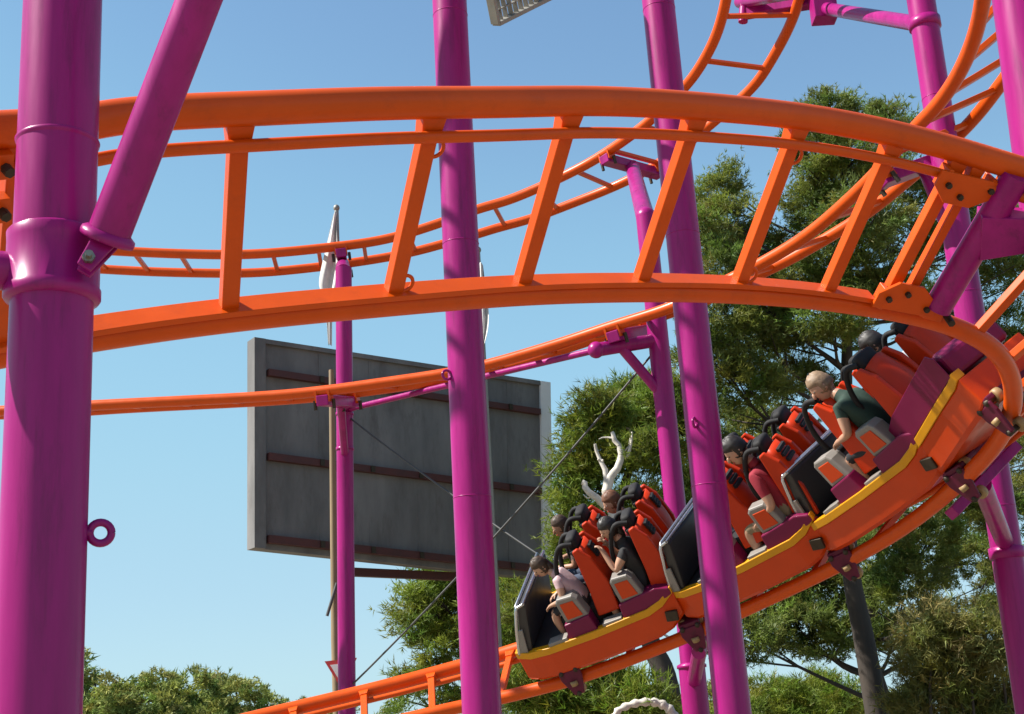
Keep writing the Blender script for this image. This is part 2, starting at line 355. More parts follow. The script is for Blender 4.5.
# A: near left
column('A', 'thickest magenta column, nearest the camera at the left edge, with collar and brace', (63, 0), (37, 714), 3.9, .2455, 6.2)
rA = COLS['A'][0]; footA, dA, ra = COLS['A'][1:4]
z0, z1, zj = zat('A', 53, 300), zat('A', 55, 236), zat('A', 57, 143)
MB().lathe([(ra-.004, z0-.012), (ra+.016, z0-.004), (ra+.021, z0+.004), (ra+.021, z0+.03), (ra+.016, z0+.036), (ra+.016, z1-.03), (ra+.018, z1), (ra+.012, z1+.008), (ra-.004, z1+.012)], footA, dA, 48).build('collar', 'purple', rA)
MB().lathe([(ra-.006, zj-.02), (ra+.004, zj-.006), (ra+.006, zj+.002), (ra-.005, zj+.012)], footA, dA, 48).build('weld_seam', 'purple', rA)
f_, rt_ = frame_to_cam('A', z1)
b0 = P(108, 236, 3.80); b1 = P(199, 0, 3.53); bd = nrm(b1-b0)
br = MB().tube([b0, b0+bd*3.2], .0643, 36).build('diagonal_brace', 'purple', rA)
MB().lathe([(.062, -.014), (.082, -.014), (.084, -.004), (.082, .007), (.066, .018)], b0, bd, 36).build('end_flange', 'purple', br)
lug = P(88, 262, 3.77); b = MB()
for k in (-1, 1):
    q = lug+f_*.022*k; up = nrm(b0-lug); sx = np.cross(up, f_)
    b.prism([q-sx*.018-up*.032, q+sx*.028-up*.032, q+sx*.042+up*.10, q-sx*.036+up*.10], f_*.012*k)
b.build('brace_lug', 'purple', rA, .004)
MB().tube([lug+f_*.03, lug+f_*.056], .019, 6).tube([lug+f_*.056, lug+f_*.08], .010, 10).build('bolt', 'steel', rA)
zr = zat('A', 98, 530); c = on('A', zr)
MB().ring(c+rt_*(ra+.036), f_, .031, .012, 24, 10).tube([c+rt_*(ra-.01), c+rt_*(ra+.012)], .014, 10).build('eye_lug', 'purple', rA)
c = on('A', (z0+z1)/2-.02); MB().tube([c-rt_*(ra-.02), c-rt_*.9+f_*.1], .06, 20).build('side_arm', 'purple', rA)
# 2 and 3: the two tall middle ones
column('2', 'tall middle column in front of the billboard, banded with shadows near its top', (449.5, 0), (482, 714), 9.4, .268, 8.5)
column('3', 'column in front of the train cars, darker violet in its upper half', (658, 0), (733, 714), 9.5, .252, 8.5)
for key, px, py in (('2', 449, 378), ('3', 689, 427)):
    z = zat(key, px, py); f_, rt_ = frame_to_cam(key, z); c = on(key, z); r = COLS[key][3]
    sd = -rt_*.85+f_*.5 if key == '2' else -rt_*.35+f_*.93; sd = nrm(sd); lat = np.cross(sd, [0, 0, 1.])
    MB().ring(c+sd*(r+.03), lat, .034, .010, 20, 8).tube([c+sd*(r-.01), c+sd*(r+.006)], .014, 8).build('eye_lug', 'purple', COLS[key][0])
# D: thin far column
column('D', 'thinnest far column beside the flag pole, in front of the billboard', (344, 320), (347, 709), 16.6, .212, 1, base=True)
bpy.data.objects.remove([o for o in COLS['D'][0].children if o.name.startswith('pipe')][0])
zt = zat('D', 344, 268); fD, dD = COLS['D'][1:3]; rD = COLS['D'][0]
MB().tube([fD+dD*z for z in np.linspace(.02, zt, 12)], .106, 32).build('pipe', 'purple', rD)
def near_track(tr, pt):
    k = np.argmin(np.linalg.norm(tr.p+tr.o*.5-pt, axis=1)); return tr.s[k]
def clamp(tr, x, parent, dn=-.11, mt='purple'):
    "saddle under both rails of a track with bolts"
    p, t, o_, u = tr.at(x); c = p+o_*tr.G/2+u*dn
    b = MB(); b.bar(c-o_*(tr.G/2+.08), c+o_*(tr.G/2+.08), .14, .12, u)
    sb = b.build('saddle', mt, parent, .008)
    for e in (0, tr.G):
        q = p+o_*e+u*(dn*.55); b = MB()
        for k in (-1, 1): b.obox(q+t*.075*k, t*.012, o_*.07, u*(abs(dn)*.62))
        b.build('clamp_plate', 'orange', sb)
        b = MB()
        for k in (-1, 1):
            b.tube([c+o_*(e-tr.G/2)+t*.11*k+u*.01, c+o_*(e-tr.G/2)+t*.11*k-u*.10], .022, 6)
        b.build('bolt', 'rustbolt', sb)
    return c, t, o_, u
top = on('D', zt); xB = near_track(B, P(343, 258, 17.0)); c, t, o_, u = clamp(B, xB, rD)
MB().tube([top-dD*.05, c], [.10, .09], 20).build('head_arm', 'purple', rD)
zb = zat('D', 345, 405); xC = near_track(Ct, P(325, 395, 14.9)); c, t, o_, u = clamp(Ct, xC, rD)
q = on('D', zb); MB().tube([q, c+(q-c)*.15], .075, 20).build('bracket_arm', 'purple', rD)
q2 = on('D', zat('D', 345, 458)); MB().tube([q2, c+(q-c)*.35], .05, 16).build('bracket_strut', 'purple', rD)
for z in (zb, zb-.45): MB().lathe([(.106, -.02), (.114, -.02), (.114, .02), (.106, .02)], on('D', z-.12), dD, 32).build('collar', 'purple', rD)
# C: far column with two track brackets
column('C', 'far column with a bracket elbow and strut, in front of the pines right of the billboard', (645, 208), (694, 690), 14.0, .222, 1)
bpy.data.objects.remove([o for o in COLS['C'][0].children if o.name.startswith('pipe')][0])
rC, fC, dC = COLS['C'][:3]; zt = zat('C', 646, 216)
zlow = zat('C', 692, 668)
MB().tube([fC+dC*z for z in np.linspace(zlow, zt, 12)], .111, 32).build('pipe', 'purple', rC)
MB().tube([fC+dC*z for z in np.linspace(.02, zlow, 4)], .135, 32).lathe([(.135, 0), (.15, .0), (.15, .03), (.112, .05)], fC+dC*zlow, dC, 32).build('lower_pipe', 'purple', rC)
xB = near_track(B, P(624, 163, 16.7)); c, t, o_, u = clamp(B, xB, rC)
MB().tube([on('C', zt-.06), c], [.108, .095], 24).ell(on('C', zt-.01), .113, .113, .113).build('head_arm', 'purple', rC)
ze = zat('C', 655, 340); q = on('C', ze); c0 = P(596, 350, 13.75); xC = near_track(Ct, P(622, 335, 13.9))
c, t, o_, u = clamp(Ct, xC, rC)
MB().tube([q-[0, 0, .12], q+(c0-q)*.12, c0], .075, 20).ell(c0, .09, .09, .09).build('bracket_arm', 'purple', rC)
MB().tube([on('C', zat('C', 660, 398)), q+(c0-q)*.62], .055, 18).build('bracket_strut', 'purple', rC)
MB().tube([c0, on('D', zat('D', 345, 410))], .036, 16).build('tie_rod', 'purple', rC)
# lower strut of C towards the train track
p, t, o_, u = H.at(H.ctrl_s[20]-.1); MB().tube([p+o_*.5-u*.12, on('C', zat('C', 692, 684))], .07, 18).tube([p+o_*1.05-u*.16, p-o_*.05-u*.16], .06, 14).build('side_arm', 'purple', rC)
# E: right far column
column('E', 'right-hand column rising behind the train tail, collared twice, in front of the pines', (921, 0), (1008, 560), 11.4, .258, 9.5)
rE = COLS['E'][0]; fE, dE, re_ = COLS['E'][1:4]
for px, py in ((924, 24), (1007, 553)):
    z = zat('E', px, py); MB().lathe([(re_, -.05), (re_+.018, -.045), (re_+.018, .045), (re_, .05)], fE+dE*z, dE, 36).build('collar', 'purple', rE)
zq = zat('E', 925, 25); MB().tube([on('E', zq), P(822, 8, 14.6)], .075, 18).tube([on('E', zq)+nrm(P(822, 8, 14.6)-on('E', zq))*.13, on('E', zq)+nrm(P(822, 8, 14.6)-on('E', zq))*.26], .09, 18).build('side_arm', 'purple', rE)
MB().bar(P(742, 12, 15.1), P(830, -2, 14.6), .16, .16).obox(P(823, 6, 14.5), (.14, 0, 0), (0, .12, 0), (0, 0, .2)).tube([P(744, 8, 15.05), P(743, 22, 15.05)], .06, 10).build('cross_beam', 'purple', rE, .01)
MB().tube([on('E', zat('E', 920, -30)), P(740, 2, 15.2)], .08, 16).build('upper_arm', 'purple', rE)
z = zat('E', 965, 190); xC = near_track(Ct, P(890, 190, 11.3)); c, t, o_, u = clamp(Ct, xC, rE)
MB().tube([on('E', z), c], .075, 18).build('side_arm', 'purple', rE)
MB().tube([on('E', zat('E', 966, 262)), c+(on('E', z)-c)*.1], .06, 18).build('bracket_strut', 'purple', rE)
xs = H.ctrl_s[16]+.05; p, t, o_, u = H.at(xs)
MB().tube([on('E', zat('E', 1000, 545)), p+o_*.45-u*.14], .075, 18).build('side_arm', 'purple', rE)
MB().bar(p+o_*.02-u*.13, p+o_*1.0-u*.13, .1, .08, u).build('saddle', 'purple', rE, .006)
# F: right edge column that carries the near track
column('F', 'magenta column at the top right corner with a boxed arm to the front track', (1021, 0), (1120, 714), 6.9, .31, 7.5)
rF = COLS['F'][0]
p, t, o_, u = H.at(S9+.25)
ca, cb = p+o_*.14-u*.06, p+o_*.93-u*.06
arm = MB().tube([ca-o_*.03, cb+o_*.05], .078, 28).build('cross_pipe', 'purple', rF)
for e in (.08, .93):
    MB().obox(p+o_*e-u*.03, t*.06, o_*.05, u*.04).build('clamp_plate', 'orange', arm, .004)
    MB().tube([p+o_*e+t*.075-u*.02, p+o_*e+t*.075-u*.15], .022, 6).build('bolt', 'rustbolt', arm)
mid = ca*.40+cb*.60; zF = mid[2]-.02; q = on('F', zF); dd = nrm(q-mid); sd = nrm(cb-ca); sd = nrm(sd-dd*(sd@dd)); nn = np.cross(dd, sd)
b = MB()
prof = lambda c, h, w: [c+sd*h+nn*w, c+sd*h-nn*w, c-sd*h-nn*w, c-sd*h+nn*w]
vs = prof(mid-dd*.02, .13, .08)+prof(mid+dd*.42, .08, .075)+prof(q, .09, .08)
b.add(vs, [(3, 2, 1, 0), (8, 9, 10, 11)]+[(i*4+k, i*4+(k+1) % 4, i*4+4+(k+1) % 4, i*4+4+k) for i in (0, 1) for k in range(4)], False)
b.build('box_arm', 'purple', rF, .006)

# ------------------------------------------------------------------ guy cables, flag poles, sign
def cable(a, b, r, label):
    n = 14; a, b = np.array(a), np.array(b); pts = [a+(b-a)*k/n-np.array([0, 0, .10*4*(k/n)*(1-k/n)]) for k in range(n+1)]
    tag(MB().tube(pts, r, 8).build('guy_cable', 'cable'), label, 'cable', 'crossed guy cables between two far columns')
aD, aC = on('D', zat('D', 345, 414)), on('C', zat('C', 657, 346))
cable(aD, on('C', zat('C', 690, 650)), .012, 'thin guy cable slanting down right across the billboard')
cable(aC, on('D', zat('D', 347, 690)), .012, 'thin guy cable slanting down left from the far column elbow')
def flagpole(px, ytop, Y, label, cloth_px, cat='flag pole'):
    a = P(px, ytop, Y); foot = np.array([a[0]-.02, Y, 0.]); root = thing('flag_pole', label, cat, foot, 'flag poles')
    MB().tube([foot, foot+(a-foot)*.45, a], [.05, .042, .03], 14).ell(a, .045, .045, .05).build('pole', 'grate', root)
    return root, foot, a
def flag(rows, Y, label):
    "limp cloth: rows of (y, x left, x right) in the photo"
    nx = 9; vs = []; fs = []
    for j, (y, xl, xr) in enumerate(rows):
        for i in range(nx):
            f = i/(nx-1); q = P(xl+(xr-xl)*f, y, Y); q[1] += .06*math.sin(f*9+j*.6)*(.3+f); vs.append(q)
    n = len(rows)
    for j in range(n-1):
        for i in range(nx-1): fs.append((j*nx+i, j*nx+i+1, (j+1)*nx+i+1, (j+1)*nx+i))
    b = MB(); b.add(vs, fs); o = b.build('flag', 'cloth'); s = o.modifiers.new('thick', 'SOLIDIFY'); s.thickness = .006
    ss = o.modifiers.new('sub', 'SUBSURF'); ss.levels = ss.render_levels = 2
    tag(o, label, 'flag', 'white flags')
flagpole(336.5, 208, 17.6, 'slender grey flag pole rising beside the thinnest column', None)
flag([(212, 334, 336.5), (222, 331, 337), (238, 328, 337.5), (255, 324, 339), (272, 320, 339), (287, 318, 338), (294, 323, 336), (304, 325, 332), (325, 327, 331), (346, 328, 331)], 17.5, 'limp white flag hanging beside the thinnest column')
flagpole(478, 250, 17.8, 'slender grey flag pole hidden behind the tall middle column', None)
flag([(262, 478, 483), (290, 478, 486), (308, 479, 489), (322, 480, 489.5), (334, 481, 488), (345, 482, 485)], 17.7, 'small white flag tip showing right of the tall middle column')
# timber pole strapped beside D
a, b_ = P(331.5, 370, 17.0), P(335, 640, 17.0); ft = np.array([b_[0]+.02, 17.0, 0])
pr = thing('timber_pole', 'weathered timber pole standing against the left of the thinnest column', 'pole', ft)
MB().tube([ft, b_, a], [.055, .05, .035], 12).build('shaft', 'wood', pr)
MB().tube([P(327, 616, 16.9), P(337, 583, 16.9)], .02, 8).build('cleat', 'cable', pr)
# yield-type triangular sign
rs = thing('warning_sign', 'red bordered white triangular sign half hidden behind the thinnest column', 'sign', (P(341, 700, 16.95)[0], 16.95, 0))
c = P(341, 672, 16.95); sc = .165
tri = lambda k, y: [c+np.array([0, y, 0])+np.array([math.cos(a), 0, math.sin(a)])*sc*k*1.15 for a in (R_(90+5), R_(210+5), R_(330+5))]
tri = lambda k, y: [c+np.array([0, y, 0])+np.array([x*k, 0, z*k]) for x, z in ((-.20, .14), (.20, .16), (.01, -.22))]
MB().prism(tri(1, 0), (0, .012, 0)).build('border', 'red', rs); MB().prism(tri(.66, -.006), (0, .01, 0)).build('face', 'white', rs)
MB().tube([(c[0], 17.0, 0), (c[0], 17.0, c[2]+.1)], .03, 12).build('post', 'grate', rs)

# ------------------------------------------------------------------ billboard seen from behind
tl, tr_, br_, bl = P(253, 338, 20), P(549, 383, 23.2), P(552, 580, 23.2), P(253, 548, 20)
bx = nrm(tr_-tl); by = nrm(np.cross(bx, [0, 0, -1.])); by = by if by[1] > 0 else -by
def bq(u, v, d=0.): return (tl*(1-u)+tr_*u)*(1-v)+(bl*(1-u)+br_*u)*v-by*d
bb = thing('billboard', 'large weathered grey billboard seen from behind with dark red ribs', 'billboard', ((tl[0]+tr_[0])/2, 21.5, 0))
MB().prism([bq(0, 0), bq(1, 0), bq(1, 1), bq(0, 1)], by*.22).build('panel', 'board', bb)
for v, w_ in ((.165, .016), (.57, .017), (.955, .018)):
    MB().prism([bq(.04, v-w_, .0), bq(.955, v-w_*.9, .0), bq(.955, v+w_*.9, .0), bq(.04, v+w_, .0)], -by*.10).build('rib', 'boardrib', bb)
for u0, u1 in ((0.0, .033),):
    MB().prism([bq(u0, 0), bq(u1, 0), bq(u1, 1), bq(u0, 1)], -by*.06).build('side_flange', 'board', bb)
MB().prism([bq(.962, 0), bq(1.0, 0), bq(1.0, 1), bq(.962, 1)], -by*.05).build('side_flange', 'boardedge', bb)
MB().prism([bq(.034, 0), bq(.961, 0), bq(.961, .022), bq(.034, .022)], -by*.05).build('top_flange', 'board', bb)
for u in (.2, .36, .52, .68, .84):
    MB().prism([bq(u-.002, .03), bq(u+.002, .03), bq(u+.002, .93), bq(u-.002, .93)], -by*.012).build('sheet_seam', 'board', bb)
for u in (.2, .36, .52, .68, .84):
    for v in (.165, .57, .955):
        MB().obox(bq(u, v, .115), bx*.035, by*.012, np.array([0, 0, .05])).build('fixing', 'rustbolt', bb)
q1, q2 = P(350, 572, 21.3), P(484, 578, 22.7); MB().bar(q1, q2, .12, .13).build('lower_beam', 'boardrib', bb)
for q in (P(346, 560, 21.25), P(477, 560, 22.6)):
    MB().tube([(q[0], q[1], 0), (q[0], q[1], q[2]+2.0)], .09, 14).build('post', 'boardrib', bb)

# ------------------------------------------------------------------ catwalk grating at the top
gr = thing('catwalk_grating', 'grey perforated catwalk corner jutting into the top of the picture', 'catwalk', P(520, -30, 8.6))
c0, c1, c2 = P(496, 24, 8.6), P(552, -4, 8.9), P(440, -42, 8.0)
e1, e2 = c1-c0, c2-c0; L1, L2 = np.linalg.norm(e1), np.linalg.norm(e2); e1n = nrm(e1); e2n = nrm(e2-e1n*(e2@e1n)); up = np.cross(e1n, e2n); up = up if up[2] > 0 else -up
L1 = 1.5; L2 = .9; b = MB()
b.bar(c0, c0+e1n*L1, .03, .075, up); b.bar(c0+e2n*L2, c0+e2n*L2+e1n*L1, .03, .075, up); b.build('edge_frame', 'grate', gr, .003)
for a_ in (0, L1): MB().bar(c0+e1n*a_, c0+e1n*a_+e2n*L2, .03, .075, up).build('end_frame', 'grate', gr, .003)
b = MB()
for k in range(1, 26): b.bar(c0+e1n*(L1*k/26), c0+e1n*(L1*k/26)+e2n*L2, .010, .04, up)
for k in range(1, 10): b.bar(c0+e2n*(L2*k/10), c0+e2n*(L2*k/10)+e1n*L1, .008, .03, up)
b.build('mesh_grid', 'grate', gr)
k2 = on('2', c0[2]+.9); MB().bar(k2, c0+e2n*L2*.95+e1n*.5, .08, .08, up).build('bracket', 'grate', gr, .004)
# ------------------------------------------------------------------ train
def Lb(mb, name, mt, parent, bevel=0., label=None): return mb.build(name, mt, parent, bevel, True, label)
SEATS = ((-.10, .30), (-.10, -.30), (-.68, .30), (-.68, -.30))     # seat back x, seat y
def make_car(name, label, slots, short=False):
    root = thing(name, label, 'train car', (0, 0, 0), 'cars of the coaster train')
    # lower body: cross sections swept from the rear lip to the nose
    secs = [(-.46, .02, .56, .60), (-.36, .0, .58, .61), (0, 0, .61, .62), (.5, 0, .60, .61), (.80, .0, .59, .61), (.86, .0, .58, .61)] if short else [(-.84, .13, .40, .58), (-.70, .05, .56, .60), (-.55, .015, .60, .61), (0, 0, .61, .62), (.5, 0, .60, .61), (.70, .01, .52, .59), (.83, .045, .36, .56)]
    b = MB(); vs = []
    for x, dz, wb, wt in secs:
        wf = -.02 if short else wt; wc = -.14 if short else wb-.12
        vs += [(x, -wf, .335+dz), (x, -wf+.004, .13+dz), (x, -wf+.03, .10+dz), (x, -wc, .085+dz*1.2), (x, wb-.12, .085+dz*1.2), (x, wt-.03, .10+dz), (x, wt-.004, .13+dz), (x, wt, .335+dz)]
    n = 8; fs = []
    for i in range(len(secs)-1):
        for k in range(n): fs.append((i*n+k, i*n+(k+1) % n, (i+1)*n+(k+1) % n, (i+1)*n+k))
    fs += [tuple(range(n)), tuple((len(secs)-1)*n+k for k in range(n))[::-1]]
    b.add(vs, fs, False); Lb(b, 'body', 'body', root, .012)
    for sg in ((1,) if short else (1, -1)):                       # yellow side stripe
        b = MB(); vs = []
        for x, dz, wb, wt in secs:
            e = .012; vs += [(x, sg*(wt+e), .332+dz), (x, sg*(wt+e), .396+dz), (x, sg*(wt-.07), .396+dz), (x, sg*(wt-.07), .337+dz)]
        b.add(vs, [(i*4+k, i*4+(k+1) % 4, i*4+4+(k+1) % 4, i*4+4+k) for i in range(len(secs)-1) for k in range(4)]+[(0, 1, 2, 3), tuple(len(secs)*4-4+k for k in (3, 2, 1, 0))], False)
        Lb(b, 'stripe', 'yellow', root, .006)
    if short:                                                     # closed tail fairing without seats
        Lb(MB().prism([(x, .06, z) for x, z in ((.80, .38), (.76, .56), (.5, .60), (-.36, .60), (-.44, .54), (-.42, .38))], (0, .50, 0)), 'tail_deck', 'maroon', root, .03)
        return root
    b = MB(); b.obox((0, 0, .378), (.70, 0, 0), (0, .52, 0), (0, 0, .012)).obox((-.73, 0, .50), (.03, 0, 0), (0, .5, 0), (0, 0, .10)); Lb(b, 'floor', 'dark', root, .005)
    for sg in (1, -1): Lb(MB().obox((-.74, sg*.60, .275), (.055, 0, .012), (0, .02, 0), (-.01, 0, .045)), 'coupling_block', 'rustbolt', root, .006)
    b = MB(); b.tube([(.76, sg_*.548, .38) for sg_ in (-1, 1)], .03, 10); b.obox((.775, 0, .36), (.04, 0, 0), (0, .53, 0), (0, 0, .045)); Lb(b, 'nose_trim', 'yellow', root, .01)
    # front shield: leaning back, dark panel with grey sides and polished lip
    pr = [(.80, .37), (.60, .82), (.545, .835), (.52, .80), (.66, .40)]
    b = MB(); b.prism([(x, -.555, z) for x, z in pr], (0, 1.11, 0)); sh = Lb(b, 'front_shield', 'dark', root, .012)
    b = MB(); b.tube([(.79, .575, .42), (.70, .582, .63), (.615, .578, .80), (.60, .545, .835), (.60, -.545, .835), (.615, -.578, .80), (.70, -.582, .63), (.79, -.575, .42)], .016, 10)
    Lb(b, 'shield_rim', 'chrome', sh)
    b = MB(); b.tube([(.53, .565, .83), (.53, -.565, .83)], .014, 10).tube([(.53, .565, .83), (.60, .572, .82)], .014, 8); Lb(b, 'grab_rail', 'chrome', sh)
    for sg in (1, -1):
        b = MB(); b.prism([(.80, sg*.56, .40), (.70, sg*.57, .63), (.645, sg*.57, .62), (.70, sg*.56, .40)], (0, sg*.022, 0)); Lb(b, 'shield_cheek', 'greyp', sh, .004)
    # maroon side panels, grey arm boxes with orange insets, sill treads
    for sg in (1, -1):
        for x0 in (() if short else (.0, -.57)):
            b = MB(); pr = [(x0+.26, .385), (x0+.245, .53), (x0-.02, .545), (x0-.04, .385)] if x0 == 0 else [(x0+.26, .385), (x0+.245, .53), (x0-.13, .56), (x0-.255, .52), (x0-.26, .46), (x0-.04, .385)]
            b.prism([(x, sg*.46, z) for x, z in pr], (0, sg*.145, 0)); Lb(b, 'side_panel', 'maroon', root, .012)
            b = MB(); b.prism([(x0+.225, sg*.44, .53), (x0+.235, sg*.44, .735), (x0+.205, sg*.44, .765), (x0+.055, sg*.44, .755), (x0+.02, sg*.44, .71), (x0-.02, sg*.44, .53)], (0, sg*.145, 0)); ab = Lb(b, 'arm_box', 'greyp', root, .016)
            b = MB(); b.prism([(x0+.190, sg*.58, .56), (x0+.195, sg*.58, .715), (x0+.065, sg*.58, .71), (x0+.03, sg*.58, .56)], (0, sg*.012, 0)); Lb(b, 'inset', 'body', ab, .004)
            b = MB(); b.obox((x0+.37, sg*.555, .405), (.10, 0, 0), (0, .06, 0), (0, 0, .02)); Lb(b, 'step_tread', 'greyp', root, .006)
    b = MB()
    for sg in (1, -1): pass
    for i, (sx, sy) in enumerate(SEATS[:2] if short else SEATS):
        b = MB(); b.obox((sx+.20, sy, .47), (.22, 0, 0), (0, .16, 0), (0, 0, .085)); st = Lb(b, 'seat', 'black', root, .03)
        b = MB(); pr = [(sx-.02, .42), (sx-.03, 1.02), (sx-.0, 1.08), (sx-.075, 1.08), (sx-.15, .98), (sx-.19, .72), (sx-.16, .42)]
        # curved orange shell plates on both flanks of the back, dark cushion between
        b.prism([(x+.035, sy-.165, z) for x, z in pr], (0, .33, 0)); Lb(b, 'back_cushion', 'black', st, .02)
        for sg in (1, -1):
            b = MB(); b.prism([(sx+.03, sy+sg*.168, .46), (sx+.0, sy+sg*.168, .70), (sx-.02, sy+sg*.168, 1.085), (sx-.075, sy+sg*.168, 1.10), (sx-.16, sy+sg*.168, .98), (sx-.215, sy+sg*.168, .72), (sx-.19, sy+sg*.168, .46)], (0, sg*.045, 0)); sl_ = Lb(b, 'back_shell', 'shell', st, .012)
        b = MB(); vs = []; nz = 9                                 # wide convex orange back panel, narrower at head and foot
        for j in range(nz):
            f = j/(nz-1); z = .42+.68*f; hw = .135+.075*math.sin(math.pi*min(1, f*1.05+.08)); xb = sx-.175-.06*math.sin(math.pi*f)+.05*f
            for i in range(9):
                q = -1+2*i/8; vs.append((xb+.055*q*q, sy+hw*q, z-(.03*q*q if j == nz-1 else 0)))
        b.add(vs, [(j*9+i, j*9+i+1, j*9+10+i, j*9+9+i) for j in range(nz-1) for i in range(8)])
        rs_ = Lb(b, 'rear_shell', 'shell', st); so_ = rs_.modifiers.new('thick', 'SOLIDIFY'); so_.thickness = .03; so_.offset = -1
        b = MB(); nv_ = 3 if slots else 4
        if slots == 2 and i > 1: nv_ = 0
        for k in range(nv_):
            z = 1.035-(.05 if slots else .032)*k; f = (z-.42)/.68; xb = sx-.175-.06*math.sin(math.pi*f)+.05*f
            b.obox((xb-.006, sy+.02, z), (.012, 0, .004), (0, .085 if slots else .055, 0), (0, 0, .014))
        if nv_: Lb(b, 'vent_slots', 'black', st)
        b = MB(); b.ell((sx-.015, sy, 1.115), .062, .135, .10, 20, 12, lambda d, q: np.sign(d)*np.abs(d)**.5*np.array([.055, .112, .070])); Lb(b, 'headrest', 'black', st)
        b = MB()
        for sg in (1, -1):
            b.tube(cr([(sx-.02, sy+sg*.11, 1.12), (sx+.10, sy+sg*.125, 1.14), (sx+.20, sy+sg*.125, 1.02), (sx+.255, sy+sg*.11, .86), (sx+.27, sy+sg*.07, .70)], 5), .023, 10)
        b.tube([(sx+.27, sy-.085, .70), (sx+.27, sy+.085, .70)], .034, 10); Lb(b, 'restraint', 'black', st)
    return root
def add_bogie(root, x):
    p_ = Lb(MB().obox((x, 0, .10), (.07, 0, 0), (0, .36, 0), (0, 0, .04)).obox((x, 0, .18), (.05, 0, 0), (0, .12, 0), (0, 0, .08)), 'bogie', 'bogie', root, .012)
    for sg in (1, -1):
        y = sg*.5
        b = MB(); b.prism([(x-.11, y+sg*.078, .12), (x+.11, y+sg*.078, .12), (x+.11, y+sg*.078, .05), (x+.05, y+sg*.078, -.115), (x-.05, y+sg*.078, -.115), (x-.11, y+sg*.078, .05)], (0, sg*.025, 0)).obox((x, y-sg*.03, .135), (.10, 0, 0), (0, .12, 0), (0, 0, .02)); Lb(b, 'wheel_carrier', 'bogie', p_, .01)
        for dx, dz in ((-.075, .118), (.075, .118), (0, -.105)):
            wz = Lb(MB().lathe([(.0, -.026), (.036, -.028), (.048, -.022), (.05, 0), (.048, .022), (.036, .028), (0, .026)], (x+dx, y, dz), (0, 1, 0), 20), 'wheel', 'tyre', p_)
            Lb(MB().lathe([(0, .03*sg), (.02, .032*sg), (.022, .112*sg), (0, .116*sg)], (x+dx, y, dz), (0, 1, 0), 14), 'axle_cap', 'rustbolt', p_)
        Lb(MB().lathe([(0, -.018), (.036, -.02), (.038, .02), (0, .018)], (x, y+sg*.098, .0), (0, 0, 1), 16), 'wheel', 'tyre', p_)
def car_matrix(s):
    pa, ta, oa, ua = H.at(s-.5); pb, tb_, ob, ub = H.at(s+.5)
    ca, cb = pa+oa*.5, pb+ob*.5; t = nrm(cb-ca); u = nrm(ua+ub); y = nrm(np.cross(u, t)); u = np.cross(t, y); c = (ca+cb)/2
    return Matrix(((t[0], y[0], u[0], c[0]), (t[1], y[1], u[1], c[1]), (t[2], y[2], u[2], c[2]), (0, 0, 0, 1)))
S_CAR = [11.94, 10.36, 8.90, 7.47]
carlabels = ['leading train car with a fully visible black front shield and a pink shirted child',
             'second train car, carrying the man in the maroon shirt, its front row behind a column',
             'third train car, uphill of the man in maroon, with slotted orange seats',
             'seatless tail section of the train with a broad purple side, partly behind the front rail']
CARM = []; XS = .92
for k, s in enumerate(S_CAR):
    c = make_car('train_car', carlabels[k], (0, 1, 2, 0)[k], k == 3); add_bogie(c, -.42 if k == 3 else -.84)
    if k == 0: add_bogie(c, .42)
    if k == 3:
        for sg in (1,): Lb(MB().prism([(.84, sg*.606, .40), (.84, sg*.606, .585), (.6, sg*.606, .62), (-.40, sg*.606, .62), (-.46, sg*.606, .56), (-.44, sg*.606, .40)], (0, sg*.012, 0)), 'broad_side_panel', 'maroon', c, .006)
    mw = car_matrix(s); CARM.append(mw); c.matrix_world = mw @ Matrix.Diagonal((XS, 1, 1, 1))

